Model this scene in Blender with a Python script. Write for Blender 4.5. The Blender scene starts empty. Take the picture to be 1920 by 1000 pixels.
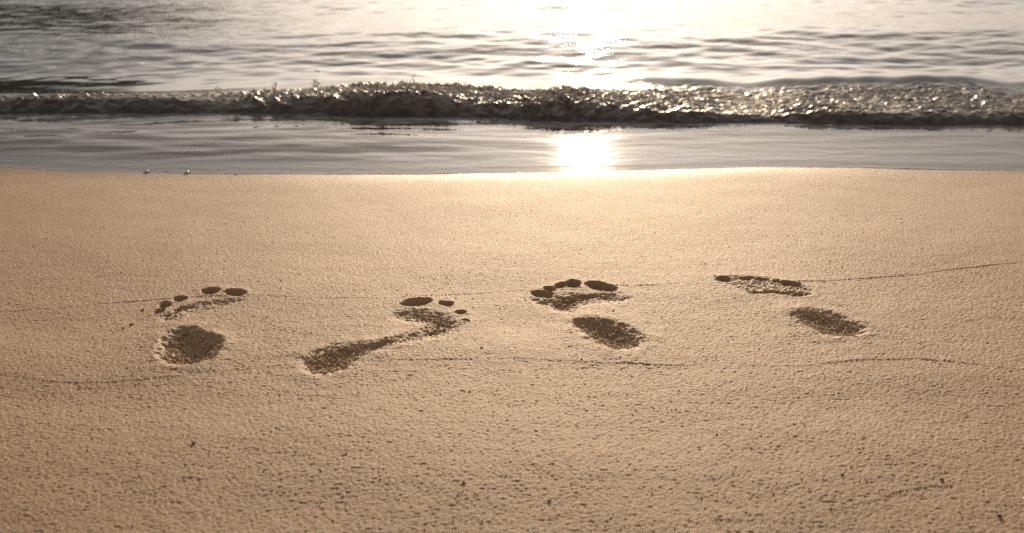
import bpy, math, random
import numpy as np

R = math.radians
scene = bpy.context.scene
rng = np.random.default_rng(7)
random.seed(7)

# ------------------------------------------------------------------ camera
CAM_H, PITCH, FPX = 0.60, R(19.4), 2265.0
cam_d = bpy.data.cameras.new("camera")
cam = bpy.data.objects.new("camera", cam_d)
scene.collection.objects.link(cam)
scene.camera = cam
cam.location = (0, 0, CAM_H)
cam.rotation_euler = (math.pi / 2 - PITCH, 0, 0)
cam_d.sensor_width = 36.0
cam_d.lens = FPX / 1920.0 * 36.0
cam_d.clip_start = 0.02
cam_d.clip_end = 8000
cam_d.dof.use_dof = True
cam_d.dof.focus_distance = 1.62
cam_d.dof.aperture_fstop = 6.5

# ------------------------------------------------------------------ light
SUN_EL, SUN_AZ = R(13.5), R(3.6)
world = bpy.data.worlds.new("World")
scene.world = world
world.use_nodes = True
nt = world.node_tree
sky = nt.nodes.new("ShaderNodeTexSky")
sky.sky_type = 'NISHITA'
sky.sun_disc = False
sky.sun_elevation = SUN_EL
sky.sun_rotation = SUN_AZ
sky.air_density = 1.0
sky.dust_density = 1.7
sky.ozone_density = 1.0
bg = nt.nodes["Background"]
hsv = nt.nodes.new("ShaderNodeHueSaturation")                       # hazy evening air: paler, slightly rosy sky
hsv.inputs["Saturation"].default_value = 0.40
nt.links.new(sky.outputs[0], hsv.inputs["Color"])
tint = nt.nodes.new("ShaderNodeMix"); tint.data_type = 'RGBA'; tint.blend_type = 'MULTIPLY'
tint.inputs[0].default_value = 1.0
tint.inputs[7].default_value = (1.86, 1.72, 1.62, 1)
gam = nt.nodes.new("ShaderNodeGamma"); gam.inputs[1].default_value = 0.80      # thin high haze evens the sky out
nt.links.new(hsv.outputs[0], gam.inputs[0])
nt.links.new(gam.outputs[0], tint.inputs[6])
tc = nt.nodes.new("ShaderNodeTexCoord"); sep = nt.nodes.new("ShaderNodeSeparateXYZ")
nt.links.new(tc.outputs["Generated"], sep.inputs[0])
low = nt.nodes.new("ShaderNodeMapRange"); low.interpolation_type = 'SMOOTHSTEP'         # duller bank of haze low over the sea
for i, v_ in ((1, 0.04), (2, 0.215), (3, 0.34), (4, 1.0)): low.inputs[i].default_value = v_
nt.links.new(sep.outputs[2], low.inputs[0])
dim = nt.nodes.new("ShaderNodeMix"); dim.data_type = 'RGBA'; dim.blend_type = 'MULTIPLY'; dim.inputs[0].default_value = 1.0
nt.links.new(tint.outputs[2], dim.inputs[6]); nt.links.new(low.outputs[0], dim.inputs[7])
nt.links.new(dim.outputs[2], bg.inputs[0])
bg.inputs[1].default_value = 0.09

sun_d = bpy.data.lights.new("sun", 'SUN')
sun_d.energy = 4.0
sun_d.angle = R(1.0)
sun_d.color = (1.0, 0.77, 0.51)
sun = bpy.data.objects.new("sun", sun_d)
scene.collection.objects.link(sun)
sun.rotation_euler = (math.pi / 2 - SUN_EL, 0, math.pi - SUN_AZ)

scene.view_settings.view_transform = 'Standard'
scene.view_settings.look = 'None'
scene.view_settings.exposure = 0.17
scene.view_settings.gamma = 1.0
scene.cycles.use_denoising = False
scene.cycles.sample_clamp_indirect = 4.0

# ------------------------------------------------------------------ helpers
def at(px, py, z=0.0):
    """ground point seen at photo pixel (1920x1000)"""
    u, v = (px - 960.0) / FPX, (500.0 - py) / FPX
    dy = math.cos(PITCH) + v * math.sin(PITCH)
    dz = -math.sin(PITCH) + v * math.cos(PITCH)
    t = (z - CAM_H) / dz
    return (u * t, dy * t)

def line_fn(pts, z=0.0):
    """pixel polyline -> function y(x) on the ground"""
    g = np.array([at(*p, z) for p in pts])
    xs, ys = g[:, 0], g[:, 1]
    fx = np.linspace(xs[0], xs[-1], 400)
    fy = np.interp(fx, xs, ys)
    k = np.hanning(41); k /= k.sum()
    fy = np.convolve(np.pad(fy, 20, mode='edge'), k, mode='valid')
    return lambda x: np.interp(x, fx, fy)

def _hash(ix, iy, seed):
    h = (ix.astype(np.int64) * 374761393 + iy.astype(np.int64) * 668265263 + seed * 974634777) & 0xFFFFFFFF
    h = ((h ^ (h >> 13)) * 1274126177) & 0xFFFFFFFF
    h = (h ^ (h >> 16)) & 0xFFFFFFFF
    return h
def perlin(x, y, seed=0):
    x = np.asarray(x, np.float32); y = np.asarray(y, np.float32)
    ix = np.floor(x); iy = np.floor(y)
    fx = x - ix; fy = y - iy
    ux = fx * fx * fx * (fx * (fx * 6 - 15) + 10)
    uy = fy * fy * fy * (fy * (fy * 6 - 15) + 10)
    def g(ox, oy):
        a = _hash(ix + ox, iy + oy, seed).astype(np.float32) * np.float32(2 * math.pi / 4294967296.0)
        return np.cos(a) * (fx - ox) + np.sin(a) * (fy - oy)
    n00, n10, n01, n11 = g(0, 0), g(1, 0), g(0, 1), g(1, 1)
    a = n00 + ux * (n10 - n00)
    b = n01 + ux * (n11 - n01)
    return (a + uy * (b - a)) * 1.5          # about -1..1

def sstep(a, b, x):
    t = np.clip((x - a) / (b - a), 0, 1)
    return t * t * (3 - 2 * t)

def mesh_obj(name, V, F, mat, parent=None, smooth=True):
    """V (n,3), F (m,k) with k = 3 or 4"""
    V = np.ascontiguousarray(V, np.float32); F = np.ascontiguousarray(F, np.int32)
    m = bpy.data.meshes.new(name)
    m.vertices.add(len(V)); m.vertices.foreach_set("co", V.ravel())
    k = F.shape[1]
    m.loops.add(F.size); m.loops.foreach_set("vertex_index", F.ravel())
    m.polygons.add(len(F))
    m.polygons.foreach_set("loop_start", np.arange(0, F.size, k, dtype=np.int32))
    m.polygons.foreach_set("use_smooth", np.full(len(F), smooth))
    m.update(calc_edges=True)
    m.materials.append(mat)
    o = bpy.data.objects.new(name, m)
    scene.collection.objects.link(o)
    if parent: o.parent = parent
    return o

def sub_mesh(name, V, F, mat, parent=None, origin=(0, 0, 0), attrs=None):
    idx, inv = np.unique(F.ravel(), return_inverse=True)
    o = mesh_obj(name, V[idx] - np.array(origin), inv.reshape(F.shape), mat, parent)
    for an, av in (attrs or {}).items():
        a = o.data.attributes.new(an, 'FLOAT', 'POINT')
        a.data.foreach_set("value", np.ascontiguousarray(av[idx], np.float32))
    return o

def tag(o, label=None, cat=None, group=None, kind=None):
    if label: o["label"] = label
    if cat: o["category"] = cat
    if group: o["group"] = group
    if kind: o["kind"] = kind
    return o

def empty(name, loc):
    o = bpy.data.objects.new(name, None)
    scene.collection.objects.link(o)
    o.location = loc
    o.empty_display_size = 0.03
    return o

def grid_faces(ny, nx):
    i = np.arange(ny - 1)[:, None] * nx + np.arange(nx - 1)[None, :]
    return np.stack([i, i + 1, i + nx + 1, i + nx], -1).reshape(-1, 4)

class NT:
    """small node-tree writer"""
    def __init__(s, name):
        s.m = bpy.data.materials.new(name); s.m.use_nodes = True
        s.t = s.m.node_tree; s.t.nodes.clear()
        s.out = s.n("ShaderNodeOutputMaterial")
    def n(s, typ, **kw):
        nd = s.t.nodes.new(typ)
        for k, v in kw.items():
            if hasattr(nd, k) and k not in nd.inputs: setattr(nd, k, v)
            else: nd.inputs[k].default_value = v
        return nd
    def l(s, a, b): s.t.links.new(a, b)
    def math(s, op, a, b=None, c=None, clamp=False):
        nd = s.t.nodes.new("ShaderNodeMath"); nd.operation = op; nd.use_clamp = clamp
        for i, v in enumerate((a, b, c)):
            if v is None: continue
            if isinstance(v, (int, float)): nd.inputs[i].default_value = v
            else: s.l(v, nd.inputs[i])
        return nd.outputs[0]
    def noise(s, vec, scale, detail=2.0, rough=0.5):
        nd = s.t.nodes.new("ShaderNodeTexNoise")
        nd.inputs["Scale"].default_value = scale; nd.inputs["Detail"].default_value = detail
        nd.inputs["Roughness"].default_value = rough
        s.l(vec, nd.inputs["Vector"]); return nd.outputs["Fac"]
    def ramp(s, fac, stops):
        nd = s.t.nodes.new("ShaderNodeValToRGB"); cr = nd.color_ramp
        while len(cr.elements) < len(stops): cr.elements.new(0.5)
        for e, (p, c) in zip(cr.elements, stops):
            e.position = p; e.color = (*c, 1) if len(c) == 3 else c
        s.l(fac, nd.inputs[0]); return nd.outputs[0]
    def mixc(s, fac, a, b, mode='MIX'):
        nd = s.t.nodes.new("ShaderNodeMix"); nd.data_type = 'RGBA'; nd.blend_type = mode
        for sock, v in ((nd.inputs[0], fac), (nd.inputs[6], a), (nd.inputs[7], b)):
            if isinstance(v, (int, float)): sock.default_value = v
            elif isinstance(v, tuple): sock.default_value = (*v, 1)
            else: s.l(v, sock)
        return nd.outputs[2]

# ------------------------------------------------------------------ materials
def mat_sand():
    s = NT("sand")
    pos = s.n("ShaderNodeNewGeometry").outputs["Position"]
    wet = s.n("ShaderNodeAttribute", attribute_name="wet").outputs["Fac"]
    big = s.noise(pos, 3.0, 4)
    col = s.ramp(big, [(0.3, (0.345, 0.192, 0.092)), (0.7, (0.408, 0.232, 0.112))])
    fine = s.noise(pos, 520.0, 3, 0.75)                       # grains about 2 mm across
    col = s.mixc(1.0, col, s.ramp(fine, [(0.34, (0.42, 0.37, 0.33)), (0.5, (1, 1, 1)), (0.68, (1.30, 1.25, 1.15))]), 'MULTIPLY')
    pep = s.noise(pos, 900.0, 1)                             # dark mineral grains
    col = s.mixc(0.7, col, s.ramp(pep, [(0.29, (0.25, 0.2, 0.17)), (0.36, (1, 1, 1))]), 'MULTIPLY')
    col = s.mixc(wet, col, s.mixc(1.0, col, (0.36, 0.31, 0.27), 'MULTIPLY'))
    b = s.n("ShaderNodeBump", Strength=0.55, Distance=0.0012)
    gr = s.noise(pos, 700.0, 3, 0.7)
    s.l(gr, b.inputs["Height"])
    dry = s.math('SUBTRACT', 1.0, wet)
    s.l(s.math('MULTIPLY_ADD', dry, 0.85, 0.10), b.inputs["Strength"])
    p = s.n("ShaderNodeBsdfPrincipled")
    s.l(col, p.inputs["Base Color"])
    s.l(s.math('MULTIPLY_ADD', wet, -0.2, 0.62), p.inputs["Roughness"])
    p.inputs["Specular IOR Level"].default_value = 0.55
    s.l(b.outputs[0], p.inputs["Normal"])
    s.l(p.outputs[0], s.out.inputs[0])
    return s.m

def mat_water(name, deep, foam_attr=False, rough=0.05, bump=0.4, bdist=0.004, bscale=60.0):
    s = NT(name)
    pos = s.n("ShaderNodeNewGeometry").outputs["Position"]
    mp = s.n("ShaderNodeMapping"); s.l(pos, mp.inputs[0]); mp.inputs["Scale"].default_value = (0.45, 1, 1)
    b = s.n("ShaderNodeBump", Strength=bump, Distance=bdist)
    s.l(s.noise(mp.outputs[0], bscale, 3), b.inputs["Height"])
    p = s.n("ShaderNodeBsdfPrincipled")
    p.inputs["IOR"].default_value = 1.333
    s.l(b.outputs[0], p.inputs["Normal"])
    if foam_attr:
        f = s.n("ShaderNodeAttribute", attribute_name="foam").outputs["Fac"]
        ch = s.n("ShaderNodeAttribute", attribute_name="churn").outputs["Fac"]
        s.l(s.mixc(f, s.mixc(ch, (0.030, 0.030, 0.026), deep), (0.72, 0.65, 0.57)), p.inputs["Base Color"])
        s.l(s.math('MULTIPLY_ADD', f, 0.42, s.math('MULTIPLY_ADD', ch, rough - 0.05, 0.05)), p.inputs["Roughness"])
        s.l(s.math('MULTIPLY_ADD', ch, bump, 0.06), b.inputs["Strength"])
        s.l(s.math('MULTIPLY_ADD', f, -0.38, 0.5), p.inputs["Specular IOR Level"])
    else:
        p.inputs["Base Color"].default_value = (*deep, 1)
        p.inputs["Roughness"].default_value = rough
    if foam_attr:                                            # light passes through the froth
        tl = s.n("ShaderNodeBsdfTranslucent"); tl.inputs[0].default_value = (0.75, 0.60, 0.45, 1)
        mx = s.n("ShaderNodeMixShader")
        s.l(s.math('MULTIPLY', f, 0.52), mx.inputs[0]); s.l(p.outputs[0], mx.inputs[1]); s.l(tl.outputs[0], mx.inputs[2])
        s.l(mx.outputs[0], s.out.inputs[0])
    else:
        s.l(p.outputs[0], s.out.inputs[0])
    return s.m

def mat_film():
    """thin clear sheet of swash water: mirror by Fresnel, clear to the wet sand below"""
    s = NT("swash_water")
    pos = s.n("ShaderNodeNewGeometry").outputs["Position"]
    mp = s.n("ShaderNodeMapping"); s.l(pos, mp.inputs[0]); mp.inputs["Scale"].default_value = (0.4, 1, 1)
    b = s.n("ShaderNodeBump", Strength=0.18, Distance=0.003)
    s.l(s.noise(mp.outputs[0], 45.0, 3), b.inputs["Height"])
    fr = s.n("ShaderNodeFresnel", IOR=1.333); s.l(b.outputs[0], fr.inputs["Normal"])
    g1 = s.n("ShaderNodeBsdfGlossy", Roughness=0.035); s.l(b.outputs[0], g1.inputs["Normal"])
    g2 = s.n("ShaderNodeBsdfGlossy", Roughness=0.15); s.l(b.outputs[0], g2.inputs["Normal"])
    gl = s.n("ShaderNodeMixShader"); gl.inputs[0].default_value = 0.05
    s.l(g1.outputs[0], gl.inputs[1]); s.l(g2.outputs[0], gl.inputs[2])
    tr = s.n("ShaderNodeBsdfTransparent"); tr.inputs[0].default_value = (0.78, 0.70, 0.61, 1)
    mx = s.n("ShaderNodeMixShader")
    s.l(fr.outputs[0], mx.inputs[0]); s.l(tr.outputs[0], mx.inputs[1]); s.l(gl.outputs[0], mx.inputs[2])
    lace = s.n("ShaderNodeAttribute", attribute_name="lace").outputs["Fac"]      # thin froth ahead of the wave, its pale colour added to lighten the strip
    d = s.n("ShaderNodeBsdfDiffuse"); d.inputs[0].default_value = (0.62, 0.57, 0.51, 1)
    m2 = s.n("ShaderNodeMixShader")
    s.l(lace, m2.inputs[0]); s.l(mx.outputs[0], m2.inputs[1]); s.l(d.outputs[0], m2.inputs[2])
    s.l(m2.outputs[0], s.out.inputs[0])
    return s.m

def mat_simple(name, ca, cb, rough, scale=400.0, spec=0.5, trans=0.0):
    s = NT(name)
    pos = s.n("ShaderNodeNewGeometry").outputs["Position"]
    p = s.n("ShaderNodeBsdfPrincipled", Roughness=rough)
    p.inputs["Specular IOR Level"].default_value = spec
    p.inputs["Transmission Weight"].default_value = trans
    s.l(s.ramp(s.noise(pos, scale, 2), [(0.35, ca), (0.65, cb)]), p.inputs["Base Color"])
    s.l(p.outputs[0], s.out.inputs[0])
    return s.m

M_SAND = mat_sand()
M_SEA = mat_water("sea_water", (0.030, 0.030, 0.026), rough=0.025, bump=0.5, bdist=0.003, bscale=70.0)
M_WAVE = mat_water("wave_water", (0.085, 0.052, 0.032), foam_attr=True, rough=0.28, bump=0.5, bdist=0.003, bscale=160.0)
M_FILM = mat_film()
M_GRIT = mat_simple("dark_grit", (0.07, 0.048, 0.033), (0.18, 0.12, 0.075), 0.6)
M_GLINT = mat_simple("pale_glint", (0.60, 0.52, 0.42), (0.75, 0.68, 0.58), 0.15)  # pale colour stands in for glints on wet specks and glassy grains
M_CLOD = mat_simple("damp_clod", (0.20, 0.13, 0.08), (0.34, 0.225, 0.14), 0.7)
def mat_spray():
    s = NT("spray")
    d = s.n("ShaderNodeBsdfDiffuse"); d.inputs[0].default_value = (.85, .82, .78, 1)
    t = s.n("ShaderNodeBsdfTranslucent"); t.inputs[0].default_value = (.9, .84, .76, 1)
    g = s.n("ShaderNodeBsdfGlossy", Roughness=0.25)
    m1 = s.n("ShaderNodeMixShader"); m1.inputs[0].default_value = .6
    s.l(d.outputs[0], m1.inputs[1]); s.l(t.outputs[0], m1.inputs[2])
    m2 = s.n("ShaderNodeMixShader"); m2.inputs[0].default_value = .2
    s.l(m1.outputs[0], m2.inputs[1]); s.l(g.outputs[0], m2.inputs[2]); s.l(m2.outputs[0], s.out.inputs[0])
    return s.m
M_SPRAY = mat_spray()
M_HILL = mat_simple("headland_scrub", (0.035, 0.034, 0.030), (0.075, 0.070, 0.058), 0.9, scale=0.3, spec=0.1)

# ------------------------------------------------------------------ shore lines
edge_px = [(-700, 304), (-200, 308), (0, 314), (150, 322), (400, 326), (700, 327), (1000, 324), (1200, 320),
           (1400, 313), (1600, 314), (1920, 321), (2400, 326)]
base_px = [(-700, 220), (0, 223), (500, 223), (900, 226), (1300, 234), (1600, 237), (1920, 239), (2600, 240)]
edge_y, base_y = line_fn(edge_px), line_fn(base_px, 0.009)
def edge(x):
    return edge_y(x) + 0.004 * perlin(x * 9, x * 0 + 3.3, 11) + 0.0015 * perlin(x * 45, x * 0 + 1.3, 12)

# ------------------------------------------------------------------ footprints: outlines of each pressed hollow (photo pixels on the flat sand)
def ell(cx, cy, rx, ry, rot=0.0, n=14, wob=0.06):
    pts = []
    for k in range(n):
        a = 2 * math.pi * k / n
        w = 1 + random.uniform(-wob, wob)
        X, Y = rx * w * math.cos(a), ry * w * math.sin(a)
        c, s_ = math.cos(R(rot)), math.sin(R(rot))
        pts.append((cx + X * c - Y * s_, cy + X * s_ + Y * c))
    return pts

# (part name, outline, depth m, wall width m, rim height m, crumble)
PRINTS = [
 dict(label="leftmost footprint, with the deepest roundest heel hollow and small separate toe dents", parts=[
   ("heel_print", [(292,664),(297,640),(315,622),(343,612),(375,616),(402,627),(419,640),(414,659),(396,672),(365,681),(328,684),(303,678)], .0138, .036, .0034, 1.4),
   ("toe_print", ell(440,549,22,7.5, 4), .008, .008, .0012, .2),
   ("toe_print", ell(395,545.5,19,7,-4), .010, .008, .0014, .2),
   ("toe_print", ell(337,559.5,14,6,-6), .008, .007, .0012, .2),
   ("toe_print", ell(309,571.5,12,6.5,-8), .007, .007, .0012, .3),
   ("toe_print", ell(299,583,12,4.5,-12), .005, .005, .0008, .8),
   ("ball_print", [(288,592),(305,585),(335,574),(370,566),(410,561),(450,560),(462,565),(430,574),(395,583),(360,592),(325,602),(300,604)], .0015, .014, .0004, 0.7),
   ("+ball_print", [(302,590),(318,585),(335,575),(352,571),(366,570),(362,575),(345,580),(325,589),(312,594)], .0030, .009, .0003, 1.6)]),
 dict(label="second footprint from the left, slanting, its long heel smear joined to a curved ball mark", parts=[
   ("heel_print", [(554,684),(562,670),(588,656),(625,647),(665,643),(705,642),(735,637),(740,643),(712,657),(680,677),(650,695),(612,704),(576,702)], .0072, .042, .0024, 1.4),
   ("ball_print", [(728,594),(744,584),(790,579),(830,584),(856,596),(868,609),(860,623),(830,634),(790,643),(745,652),(700,660),(690,650),(725,636),(755,625),(782,615),(778,608),(758,605),(740,602)], .0034, .022, .0005, 1.0),
   ("+ball_print", [(762,592),(790,587),(825,592),(842,602),(850,610),(838,618),(815,624),(790,629),(800,621),(822,611),(812,603),(785,598)], .0022, .014, .0002, 1.3),
   ("toe_print", ell(780,567,31,8,-7), .008, .008, .0012, .2),
   ("toe_print", ell(837,568.5,16,5.4, 0), .007, .006, .0010, .3),
   ("toe_print", ell(864,585.5,11,5, 0), .008, .005, .0016, .2),
   ("toe_print", ell(874,601,8,3, 12), .004, .004, .0008, .5)]),
 dict(label="third footprint from the left, with five long toe hollows fanned over a rough ball mark", parts=[
   ("heel_print", [(1066,606),(1086,597),(1120,595),(1152,600),(1183,612),(1208,628),(1215,641),(1204,652),(1175,658),(1143,656),(1112,645),(1085,627)], .0100, .042, .0026, 1.4),
   ("toe_print", ell(1127,537.5,33,9, 12), .010, .009, .0014, .2),
   ("toe_print", ell(1074,532,16,8,-2), .010, .008, .0012, .2),
   ("toe_print", ell(1051,535,13,6.4,-12), .009, .007, .0012, .2),
   ("toe_print", ell(1031,541,13,4.8, 10), .008, .006, .0012, .2),
   ("toe_print", ell(1016,550,22,7, 10), .009, .007, .0012, .3),
   ("ball_print", [(988,556),(1020,558),(1048,550),(1090,547),(1130,549),(1165,554),(1190,557),(1180,566),(1140,569),(1105,573),(1088,582),(1062,588),(1038,583),(1010,572)], .0028, .020, .0005, 1.0),
   ("+ball_print", [(1035,566),(1050,556),(1090,551),(1120,553),(1100,559),(1082,566),(1070,577),(1052,581),(1040,576)], .0030, .012, .0003, 1.7)]),
 dict(label="rightmost footprint, farthest from the camera, faint thin toe scrapes over a shallow ball mark", parts=[
   ("heel_print", [(1476,593),(1490,585),(1520,582),(1554,587),(1588,599),(1613,611),(1627,623),(1611,633),(1578,636),(1545,631),(1515,619),(1490,605)], .0078, .038, .0026, 1.4),
   ("ball_print", [(1343,524),(1362,518),(1400,518),(1440,522),(1475,530),(1505,538),(1529,549),(1525,558),(1495,561),(1455,556),(1410,553),(1385,546),(1365,537)], .0020, .016, .0005, 0.9),
   ("+ball_print", [(1396,550),(1420,547),(1450,545),(1480,546),(1508,549),(1524,553),(1515,558),(1490,559),(1462,555),(1430,554),(1405,554)], .0026, .010, .0005, 0.8),
   ("toe_print", ell(1356,525,15,5.5, 4), .006, .006, .0008, .5),
   ("toe_print", ell(1401,522.5,14,3, 2), .0045, .005, .0008, .5),
   ("toe_print", ell(1428,525,12,3, 4), .0045, .005, .0008, .5),
   ("toe_print", ell(1457,528.5,10,2.8, 8), .0045, .005, .0008, .5),
   ("toe_print", ell(1483,534,20,4.4, 8), .0075, .006, .0012, .3)]),
]

def smooth_poly(pts, n=6):
    P = np.array(pts, float); m = len(P); out = []
    for i in range(m):
        p0, p1, p2, p3 = P[i - 1], P[i], P[(i + 1) % m], P[(i + 2) % m]
        for k in range(n):
            t = k / n
            out.append(0.5 * ((2 * p1) + (p2 - p0) * t + (2 * p0 - 5 * p1 + 4 * p2 - p3) * t * t + (-p0 + 3 * p1 - 3 * p2 + p3) * t ** 3))
    return np.array(out)

def sdf_poly(X, Y, P):
    """signed distance, negative inside"""
    d2 = np.full(X.shape, 1e9); inside = np.zeros(X.shape, bool)
    m = len(P)
    for i in range(m):
        a, b = P[i], P[(i + 1) % m]
        e = b - a; wx, wy = X - a[0], Y - a[1]
        t = np.clip((wx * e[0] + wy * e[1]) / max(e @ e, 1e-12), 0, 1)
        d2 = np.minimum(d2, (wx - e[0] * t) ** 2 + (wy - e[1] * t) ** 2)
        c = ((a[1] > Y) != (b[1] > Y))
        with np.errstate(divide='ignore', invalid='ignore'):
            xi = (b[0] - a[0]) * (Y - a[1]) / (b[1] - a[1]) + a[0]
        inside ^= c & (X < xi)
    d = np.sqrt(d2)
    return np.where(inside, -d, d)

DRIFT = [
 [(-60, 586), (0, 582), (120, 573), (280, 560), (380, 556), (470, 552), (560, 559), (640, 562), (740, 559), (900, 548), (1000, 541), (1250, 533), (1340, 534), (1500, 530), (1620, 523), (1720, 515), (1800, 502), (1960, 490)],
 [(-60, 694), (0, 700), (100, 715), (250, 709), (400, 693), (550, 682), (700, 676), (960, 671), (1040, 675), (1120, 680), (1300, 682), (1450, 686), (1530, 682), (1620, 674), (1730, 673), (1820, 685), (1980, 697)],
 [(1340, 955), (1400, 958), (1500, 960), (1560, 945), (1610, 930), (1680, 908), (1740, 899), (1800, 897)]]
def drift_wob(xs):
    return .0028 * perlin(xs * 28, xs * 0 + .5, 95) + .0012 * perlin(xs * 110, xs * 0 + .5, 96)

# ------------------------------------------------------------------ sand sheet
STEP = 0.0015
def axis(lo, hi, step, far_lo, far_hi, grow=1.22):
    mid = np.arange(lo, hi, step)
    def run(start, end, sgn):
        out, s, p = [], step, start
        while (p - end) * sgn < 0:
            s *= grow; p += s * sgn; out.append(p)
        return out
    return np.array(run(lo, far_lo, -1)[::-1] + list(mid) + run(mid[-1], far_hi, 1))
XA = axis(-1.10, 1.10, STEP, -300.0, 300.0)
YA = axis(0.84, 2.26, STEP, -60.0, 9.0)
GX, GY = np.meshgrid(XA, YA)
GX = GX.astype(np.float64); GY = GY.astype(np.float64)
fine = ((np.abs(GX) < 1.12) & (GY > 0.82) & (GY < 2.28)).astype(np.float32)
ED = edge(np.clip(XA, -2.5, 2.5))[None, :]
below = GY - ED                                                     # metres seaward of the water's edge
wet = sstep(-0.14, 0.01, below + 0.012 * perlin(GX * 5, GY * 5, 21))
wet = np.maximum(wet * wet * 0.55, sstep(0.0, 0.05, below))
dryness = 1 - sstep(-0.75, -0.08, below)
Z = 0.0026 * perlin(GX * 3.2, GY * 4.1, 1) + 0.0006 * perlin(GX * 11, GY * 14, 2)
Z += 0.00028 * perlin(GX * 38, GY * 52, 3) * dryness * fine
amp = (0.15 + 0.85 * dryness)
near = 1 - sstep(0.95, 1.7, GY)                                     # coarser, more trampled grain towards the dry beach
pits = np.minimum(perlin(GX * 260, GY * 320, 5) + 0.24, 0)          # small pocks between clumps of grains
Z += fine * amp * (0.00012 * perlin(GX * 150, GY * 150, 4) + 0.00058 * perlin(GX * 290, GY * 290, 6) + (0.0007 + 0.0004 * near) * pits)
hollow = np.minimum(perlin(GX * 26, GY * 34, 7) + 0.42, 0)
Z += fine * dryness * 0.0005 * hollow
Z *= (1 - 0.85 * sstep(-0.14, -0.01, below))
Z -= np.where(below > -0.05, (below + 0.05) * 0.045, 0) * sstep(-0.05, 0.25, below)
yy = np.clip(GY, .5, 1.4)
Z -= 0.5 * 0.14 * (1.4 - yy) ** 2                                   # beach tipped down towards the viewer, shaped to darken the foreground
Z = np.where(below > 2, np.minimum(Z, -0.12), Z)
# a soft old dimple between the second and third prints, and a softer trampled one
for (px, py, rx, ry, d) in ((985, 603, .055, .05, .0032), (60, 610, .10, .06, .003), (1720, 760, .16, .07, .003), (240, 760, .16, .08, .003)):
    cx, cy = at(px, py)
    Z -= d * np.exp(-(((GX - cx) / rx) ** 2 + ((GY - cy) / ry) ** 2))

for fn in DRIFT:
    ly = line_fn(fn)(XA) + drift_wob(XA)
    dd = GY - ly[None, :]
    on = 0.55 + 0.45 * np.clip(perlin(XA * 9.0, XA * 0 + .3, 97) * 2, -1, 1)
    gx = np.array([at(*p)[0] for p in fn])
    on = on * sstep(gx[0], gx[0] + .05, XA) * (1 - sstep(gx[-1] - .05, gx[-1], XA))
    Z += fine * on[None, :] * np.where(dd > 0, 0.00028 * np.exp(-dd / 0.010), 0.00028 * np.exp(dd / 0.0012))
part_id = np.zeros(GX.shape, np.int32)
part_list = []
crumble_map = np.zeros(GX.shape, np.float32)
pid = 0
deep = np.zeros(GX.shape, np.float32)
for fi, pr in enumerate(PRINTS):
    for (pn, outl, depth, wall, rim, crumb) in pr["parts"]:
        if pn[0] != '+':
            pid += 1
            part_list.append((fi, pn))
        P = smooth_poly([at(*p) for p in outl])
        x0, x1 = P[:, 0].min() - .04, P[:, 0].max() + .04
        y0, y1 = P[:, 1].min() - .05, P[:, 1].max() + .05
        ix = slice(np.searchsorted(XA, x0), np.searchsorted(XA, x1))
        iy = slice(np.searchsorted(YA, y0), np.searchsorted(YA, y1))
        sx, sy = GX[iy, ix], GY[iy, ix]
        jag = 0.0014 + 0.0022 * min(crumb, 1.6)
        wx = sx + jag * perlin(sx * 90, sy * 90, 31) + 0.5 * jag * perlin(sx * 220, sy * 220, 32)
        wy = sy + jag * perlin(sx * 90 + 40, sy * 90, 33) + 0.5 * jag * perlin(sx * 220 + 40, sy * 220, 34)
        s = sdf_poly(wx, wy, P)
        t = -s
        prof = sstep(-0.15 * wall, wall, t)
        dep = depth * prof
        inside = sstep(0, wall * .7, t)
        lump = perlin(sx * 75, sy * 75, 41) * 0.5 + perlin(sx * 160, sy * 160, 42) * 0.5
        dep -= inside * crumb * (0.0016 * lump + 0.0013 * perlin(sx * 250, sy * 250, 44))
        rimz = rim * np.exp(-np.maximum(s, 0) / (wall * .45 + .004)) * sstep(-0.5 * wall, 0.2 * wall, s) * (1 + .6 * perlin(sx * 40, sy * 40, 43))
        Z[iy, ix] += np.where(t > -0.15 * wall, -dep, 0) + rimz * 0.8
        m = (t > -0.1 * wall)
        sub = part_id[iy, ix]
        sub[m & ((sub == 0) | (pn == "toe_print"))] = pid
        deep[iy, ix] = np.maximum(deep[iy, ix], inside * (pn == 'heel_print' or crumb > 1.25))

NY, NX = GX.shape
V = np.stack([GX, GY, Z], -1).reshape(-1, 3)
F = grid_faces(NY, NX)
fid = part_id[:-1, :-1].ravel()
wetv = wet.ravel()
sand = sub_mesh("sand", V, F[fid == 0], M_SAND, attrs={"wet": wetv})
tag(sand, kind="structure")
prints = []
for fi, pr in enumerate(PRINTS):
    ids = [i + 1 for i, (f, n) in enumerate(part_list) if f == fi]
    sel = np.isin(fid, ids)
    c = V[F[sel].ravel()].mean(0); c[2] = 0
    root = tag(empty("footprint", tuple(c)), pr["label"], "footprint", "bare footprints crossing the sand")
    prints.append(root)
    for i in ids:
        fs = F[fid == i]
        if len(fs):
            sub_mesh(part_list[i - 1][1], V, fs, M_SAND, root, origin=c, attrs={"wet": wetv})

def sand_z(x, y):
    i = int(np.clip(np.searchsorted(YA, y), 0, NY - 1)); j = int(np.clip(np.searchsorted(XA, x), 0, NX - 1))
    return float(Z[i, j])

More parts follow.
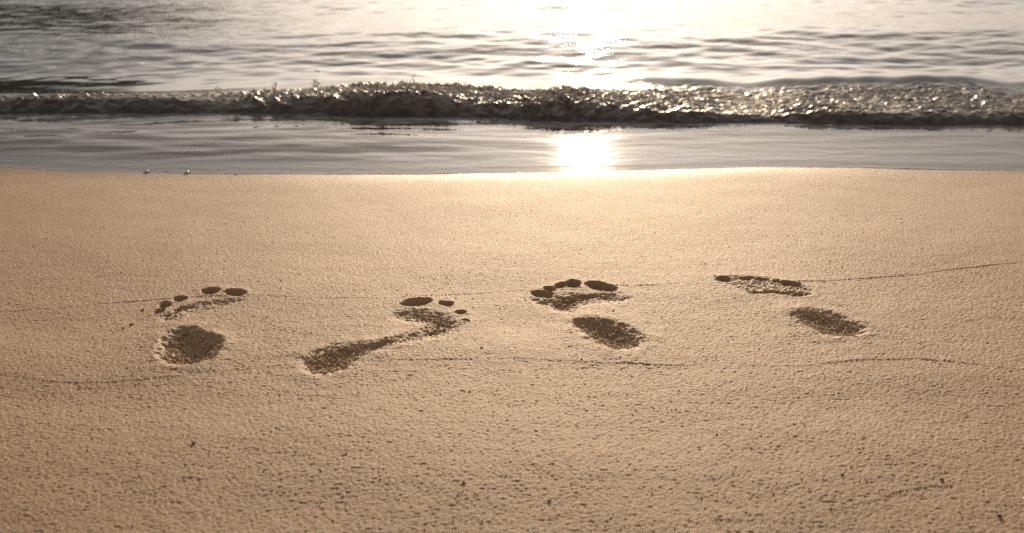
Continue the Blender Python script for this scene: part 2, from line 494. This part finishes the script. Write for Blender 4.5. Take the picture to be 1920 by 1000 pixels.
# ------------------------------------------------------------------ water: swash sheet, breaking wave, sea (one continuous surface)
xw = axis(-1.75, 1.75, 0.0036, -400.0, 400.0, grow=1.25)
n_film, n_wave = 90, 150
back_px = 128
yb_back = at(960, back_px)[1]
sea_y = axis(0, 3.0, 0.010, 0.0, 2500.0, grow=1.25)[0:]
sea_y = sea_y[sea_y >= 0]
xc = np.clip(xw, -2.4, 2.4)
E, B = edge(xc), base_y(xc)
B = B + 0.012 * perlin(xc * 4.0, xc * 0 + .7, 51) + 0.006 * perlin(xc * 15, xc * 0 + .2, 52) + 0.002 * perlin(xc * 50, xc * 0 + .2, 53)
rows_y, rows_v, rows_zone = [], [], []
for k in range(n_film):
    t = k / n_film; rows_y.append(E + (B - E) * t); rows_v.append(t); rows_zone.append(0)
for k in range(n_wave):
    t = k / n_wave; tt = 0.55 * t + 0.45 * t * t
    rows_y.append(B + (yb_back - B) * tt); rows_v.append(tt); rows_zone.append(1)
for k, sy in enumerate(sea_y):
    rows_y.append(np.full_like(xw, yb_back + sy)); rows_v.append(sy); rows_zone.append(2)
WY = np.array(rows_y); WX = np.broadcast_to(xw, WY.shape).copy()
WV = np.array(rows_v)[:, None] * np.ones_like(WX); WZn = np.array(rows_zone)
zf = (WZn == 0)[:, None]; zw = (WZn == 1)[:, None]; zs = (WZn == 2)[:, None]

def rot(x, y, a):
    return x * math.cos(a) + y * math.sin(a), -x * math.sin(a) + y * math.cos(a)
def ripples(x, y):
    h = np.zeros(x.shape)
    for (a, wl, st, A, sd) in ((.10, .17, 3.0, .0032, 61), (-.22, .085, 2.4, .0030, 62), (.30, .05, 2.2, .0020, 63), (-.06, .03, 2.2, .0009, 64), (.18, .42, 2.6, .008, 65)):
        u, v = rot(x, y, a)
        n = perlin(u / (wl * st), v / wl, sd)
        h += A * n
    return h
damp = 1.0 / (1.0 + np.maximum(WY - 6.5, 0) ** 2)
rip = ripples(WX, WY) * damp
W = np.zeros(WX.shape)
# swash film: 2 mm over the sand at its edge, lifting slightly to the wave's foot
film_t = np.where(zf, WV, 0)
fe = (WY - E[None, :])
lf = 1 - sstep(-.45, .12, WX + .10 * perlin(WY * 9, WX * 2, 57))          # the backwash piles up a little on the left
film = 0.0072 * lf * sstep(.06, .62, film_t) + 0.0003 + 0.0008 * sstep(0, 0.05, fe) + 0.008 * film_t ** 1.7
filmrip = sstep(0.04, 0.16, fe) * (1.0 - 0.75 * sstep(-.45, .25, WX)) * (0.0014 * perlin(WX * 6, WY * 22, 71) + 0.0003 * perlin(WX * 13 + WY * 4, WY * 45, 72))
sea_level = 0.008
rightness = sstep(0.10, 0.45, WX)
leftness = 1 - sstep(-1.0, -0.3, WX)
v = np.where(zw, WV, 1.0)
va = np.clip(v * (1 + .8 * leftness), 0, 1)
hA = 0.029 * sstep(0.0, 0.10, v) * (1 - 0.12 * sstep(0.1, 0.4, va)) * (1 - sstep(0.25, 0.75, va))
hB = 0.015 * sstep(0.0, 0.07, v) * (1 - sstep(.3, .9, v)) + 0.026 * np.exp(-((v - 0.52) / 0.13) ** 2)
hA = hA * (1 - 0.35 * leftness)
hgt = (hA * (1 - rightness) + hB * rightness) * (1 + 0.5 * perlin(WX * 3.3, WY * 0 + .4, 80) + .15 * perlin(WX * 11, WY * 2, 81))
mA = sstep(0.0, 0.05, v) * (1 - sstep(0.28, 0.48, va)); mB = sstep(0.0, 0.04, v) * (1 - sstep(0.32, 0.46, v))
mA = mA * (1 - 0.35 * leftness)
turb_m = (mA * (1 - rightness) + mB * rightness) * zw
b1 = 1 - np.abs(perlin(WX * 22, WY * 24, 82)) * 2.0
b2 = 1 - np.abs(perlin(WX * 55, WY * 60, 83)) * 2.0
b3 = 1 - np.abs(perlin(WX * 120, WY * 130, 84)) * 2.0
b4 = np.abs(perlin(WX * 48 + 7, WY * 52, 88)) * 2
b5 = np.abs(perlin(WX * 120 + 7, WY * 125, 89)) * 2
frontness = 1 - sstep(0.05, 0.16, v)
turb = turb_m * (0.0060 * b1 + (0.0050 * b4 + 0.0032 * b5) * (1 - .5 * frontness) + 0.0016 * b2 * frontness + 0.0012 * b3) * (1 - 0.45 * rightness) * (1 + .8 * perlin(WX * 5, WY * 3, 87))
foam = turb_m * sstep(0.15, 0.75, 0.55 * perlin(WX * 30, WY * 34, 85) + 0.5 * perlin(WX * 75, WY * 80, 86) + 0.42 + 0.25 * sstep(0.08, 0.2, v))
foam = foam * (0.10 + 0.90 * sstep(0.05, 0.15, v)) * (1 - .15 * rightness)
W0 = WY + 6 * hgt
curtain = np.exp(-((WX - .10) / .30) ** 2) + .5 * np.exp(-((WX + .62) / .16) ** 2)
foam = np.maximum(foam, turb_m * np.clip(curtain, 0, 1) * sstep(.0, .7, perlin(WX * 26, W0 * 26, 92) + .6 * perlin(WX * 70, W0 * 70, 93)) * .45)
seaw = np.where(zs, 1.0, np.where(zw, sstep(0.35, 1.0, v), 0.0))
crest_y = at(960, 88)[1] + 0.10 * perlin(WX * .7, WX * 0 + .1, 55)
rise = np.clip((WY - (yb_back - .28)) / (crest_y - yb_back + .28), 0, 1)
swell = 0.042 * sstep(0, 1, rise) * (1 - sstep(0, .9, WY - crest_y)) * np.where(zs | zw, 1, 0) * (0.85 + 0.3 * perlin(WX * 1.1, WY * .6, 56))
end_f = 0.0011 + 0.008 + 0.0072 * lf
W = np.where(zf, film + filmrip, end_f + (sea_level - end_f) * v + hgt + turb + seaw * rip + swell)
WVv = np.stack([WX, WY, W], -1).reshape(-1, 3)
WF = grid_faces(*WX.shape)
frow = np.repeat(WZn[:-1], WX.shape[1] - 1)
lace = sstep(.70, 1.0, film_t) * np.clip(.45 + .5 * perlin(WX * 14, WY * 40, 111) + .35 * perlin(WX * 45, WY * 90, 112), 0, 1) * .65
swash = sub_mesh("swash_water", WVv, WF[frow == 0], M_FILM, attrs={"lace": lace.ravel()})
tag(swash, kind="structure")
xmid = np.abs(WVv[WF[:, 0], 0]) < 6.0
wave_root = tag(empty("breaking_wave", (0, float(B.mean()), 0)), "small dark breaking wave with a foaming glittering crest reaching the wet sand", "wave")
o = wave_root.location
wave_o = sub_mesh("wave_body", WVv, WF[(frow == 1)], M_WAVE, wave_root, origin=tuple(o), attrs={"foam": foam.ravel(), "churn": (turb_m * np.ones_like(WX)).ravel()})
sea = sub_mesh("sea", WVv, WF[frow == 2], M_SEA)
tag(sea, kind="structure")

# ------------------------------------------------------------------ small rocks, grit, spray
def blob_batch(name, items, mat, parent=None, origin=(0, 0, 0), rings=1):
    """items: (x, y, z, rx, ry, rz, rot); irregular low lumps"""
    base_v = []
    for lat in (-50, 0, 50):
        for k in range(6):
            a = 2 * math.pi * (k + (0.5 if lat else 0)) / 6
            base_v.append((math.cos(R(lat)) * math.cos(a), math.cos(R(lat)) * math.sin(a), math.sin(R(lat))))
    base_v += [(0, 0, -1), (0, 0, 1)]
    bv = np.array(base_v)
    bf = []
    for r_ in range(2):
        for k in range(6):
            a, b_ = r_ * 6 + k, r_ * 6 + (k + 1) % 6
            c_, d_ = a + 6, (r_ + 1) * 6 + (k + 1) % 6
            if r_ == 0: bf += [(a, b_, c_), (b_, d_, c_)]
            else: bf += [(a, b_, c_), (b_, d_, c_)]
    for k in range(6):
        bf.append((18, (k + 1) % 6, k)); bf.append((19, 12 + k, 12 + (k + 1) % 6))
    bf = np.array(bf); nb = len(bv)
    it = np.array(items, float); n = len(it)
    jit = 1 + rng.uniform(-.22, .22, (n, nb, 1))
    P = bv[None] * jit * it[:, None, 3:6]
    c, s = np.cos(it[:, 6])[:, None], np.sin(it[:, 6])[:, None]
    X = P[..., 0] * c - P[..., 1] * s; Y = P[..., 0] * s + P[..., 1] * c
    VV = np.stack([X, Y, P[..., 2]], -1) + it[:, None, :3] - np.array(origin)
    FF = bf[None] + (np.arange(n) * nb)[:, None, None]
    return mesh_obj(name, VV.reshape(-1, 3), FF.reshape(-1, 3), mat, parent)

def scatter(n, y0, y1, lo, hi, flat=.6, bias=1.0):
    items = []
    while len(items) < n:
        y = y0 + (y1 - y0) * random.random() ** bias
        x = random.uniform(-.56, .56) * (y + .25)
        if perlin(np.array([x * 7]), np.array([y * 9]), 91)[0] + random.uniform(-.5, .5) < -.05: continue
        r = lo + (hi - lo) * random.random() ** 3
        items.append((x, y, sand_z(x, y) + r * .25, r * random.uniform(.8, 1.7), r, r * flat, random.uniform(0, 3.14)))
    return items
tag(blob_batch("dark_grit", scatter(6000, .88, 2.0, .0003, .0010, bias=1.3), M_GRIT), kind="stuff")
tag(blob_batch("pale_grains", scatter(420, .88, 2.0, .0003, .0008, bias=1.2), M_GLINT), kind="stuff")  # light grains, coloured pale to stand in for bright sparkles

def lump(name, px, py, r, mat, label, cat, group=None, squash=.6, stretch=1.3):
    x, y = at(px, py)
    z = sand_z(x, y)
    ob = blob_batch(name, [(0, 0, 0, r * stretch, r, r * squash, random.uniform(-.4, .4))], mat)
    ob.location = (x, y, z + r * squash * .55)
    return tag(ob, label, cat, group)

PEB = [
 (1340, 519, .0020, "tiny dark pebble just left of the rightmost footprint's toes"),
 (903, 653, .0024, "dark pebble on open sand between the second and third footprints"),
 (1091, 674, .0022, "dark pebble on the lower drift line below the third footprint's heel"),
 (1150, 583, .0018, "tiny dark pebble between the ball and heel of the third footprint"),
 (1556, 490, .0022, "small dark pebble beyond the rightmost footprint, above the upper drift line"),
 (1580, 880, .0026, "dark pebble in the right foreground above the lowest drift line"),
 (1877, 950, .0034, "largest dark pebble, in the bottom right corner of the sand"),
 (1409, 833, .0022, "dark pebble alone in the foreground below the third and fourth footprints"),
 (870, 896, .0024, "dark pebble in the bottom middle of the foreground"),
 (1030, 925, .0024, "dark pebble near the bottom edge, right of the middle one"),
 (1767, 887, .0032, "dark pebble at the right end of the lowest drift line"),
 (1233, 640, .0016, "tiny dark pebble just right of the third footprint's heel"),
]
for px, py, r, lb in PEB:
    lump("pebble", px, py, r * .62, M_GRIT, lb, "pebble", "dark pebbles on the sand")
for px, py, r, lb in ((247, 607, .0034, "larger clod of damp sand left of the leftmost footprint"),
                      (232, 614, .0024, "smaller clod of damp sand farthest left of the leftmost footprint"),
                      (268, 580, .0030, "clod of damp sand beside the little toe of the leftmost footprint"),
                      (363, 824, .0036, "biggest dark lump, standing in for a shaded dent in the left foreground")):  # the last lump's dark colour stands in for a small dent's shade
    lump("sand_clod", px, py, r * .62, M_CLOD, lb, "clod", "damp sand clods")
for px, py, r, lb in ((275, 323, .0045, "leftmost pale glint-coloured shell at the water's edge"),
                      (350, 325, .0040, "larger pale glint-coloured shell at the water's edge, right of two others"),
                      (310, 322, .0024, "faint small glint-coloured shell between two brighter ones at the water's edge"),
                      (443, 327, .0024, "small shell at the water's edge, rightmost of the four on the left")):
    lump("speck", px, py, r, M_GLINT, lb, "speck", "shells at the water's edge")  # pale lumps painted in place of glints on wet bits along the waterline

M_CRUMB = mat_simple("sand_crumb", (0.36, 0.235, 0.135), (0.55, 0.37, 0.21), 0.7, spec=.2)
for fi, pr in enumerate(PRINTS):
    root = prints[fi]
    ids = [i + 1 for i, (f, n) in enumerate(part_list) if f == fi]
    jj = np.argwhere(np.isin(part_id, ids) & (deep > .35))
    pick = jj[rng.choice(len(jj), min(len(jj), 1000), replace=False)]
    its = []
    for a_, b_ in pick:
        r = .0006 + .0016 * random.random() ** 3
        its.append((XA[b_] + random.uniform(-.0008, .0008), YA[a_] + random.uniform(-.0008, .0008), Z[a_, b_] + r * .2, r * random.uniform(.9, 1.5), r, r * .8, random.uniform(0, 3)))
    c_o = blob_batch("sand_crumbs", its, M_CRUMB, root, origin=tuple(root.location))
    c_o["kind"] = "stuff"

# drift lines left by the last wave: low broken ridges of grains
def drift_line(pts, label, w=.00065, gap=.6):
    g = np.array([at(*p) for p in pts])
    xs = np.arange(g[0, 0], g[-1, 0], .0009)
    ys = line_fn(pts)(xs) + drift_wob(xs)
    items = []
    for x, y in zip(xs, ys):
        k = perlin(np.array([x * 9.0]), np.array([.3]), 97)[0]
        if k < -gap or random.random() < .12: continue
        r = w * random.uniform(.35, .85) * (0.8 + .5 * k)
        items.append((x, y + random.gauss(0, .0006), sand_z(x, y) + r * .3, r * random.uniform(1, 2), r, r * .75, random.uniform(-.4, .4)))
    return tag(blob_batch("drift_line", items, M_CLOD), label, "drift line", "thin drift lines across the sand")
drift_line(DRIFT[0], "upper thin drift line running behind the toes of all four footprints")
drift_line(DRIFT[1], "middle drift line, running just below the heels of the footprints")
drift_line(DRIFT[2], "lowest short curved drift line in the bottom right foreground", w=.00075, gap=2)

# spray thrown off the crest
sp = []
clumps = [(593, 168, .035, 26, .004), (515, 174, .030, 34, .0035), (410, 176, .022, 20, .003), (770, 176, .034, 110, .012), (690, 178, .016, 18, .006),
          (945, 176, .014, 14, .006), (1170, 166, .016, 10, .005), (1130, 172, .014, 6, .005), (860, 168, .01, 18, .012), (250, 188, .008, 14, .012), (640, 180, .014, 70, .06), (760, 176, .015, 90, .08), (500, 184, .012, 60, .08), (1000, 180, .012, 70, .1)]
for px, py, hh, n, sprd in clumps:
    x, y = at(px, py, .03)
    for k in range(n):
        r = random.uniform(.0010, .0030)
        up = abs(random.gauss(0, .5)) * hh
        sp.append((x + random.gauss(0, sprd), y + random.gauss(0, .01), .030 + up, r, r, r * random.uniform(1, 1.6), 0))
spray = blob_batch("spray", sp, M_SPRAY, wave_root, origin=tuple(o))
spray["kind"] = "stuff"

# ------------------------------------------------------------------ dark headland across the bay on the left (seen mirrored in the water)
az = np.radians(np.linspace(-95, -9, 140))
rr = np.linspace(0, 1, 24)
AZ, RR = np.meshgrid(az, rr)
ridge = (0.25 * sstep(-7, -20, np.degrees(AZ)) + .02 * perlin(np.degrees(AZ) / 4, AZ * 0 + .5, 99) + .006 * perlin(np.degrees(AZ) * 1.2, AZ * 0 + .5, 98))
dist = 150 + 90 * RR
HZ = np.maximum(ridge, 0) * 150 * np.sin(np.clip(RR * 1.0, 0, 1) * math.pi) ** .7 * (1 + .1 * perlin(AZ * 40, RR * 8, 97)) - 1.0
HV = np.stack([dist * np.sin(AZ), dist * np.cos(AZ), HZ], -1).reshape(-1, 3)
tag(mesh_obj("headland", HV, grid_faces(*AZ.shape), M_HILL), kind="structure")
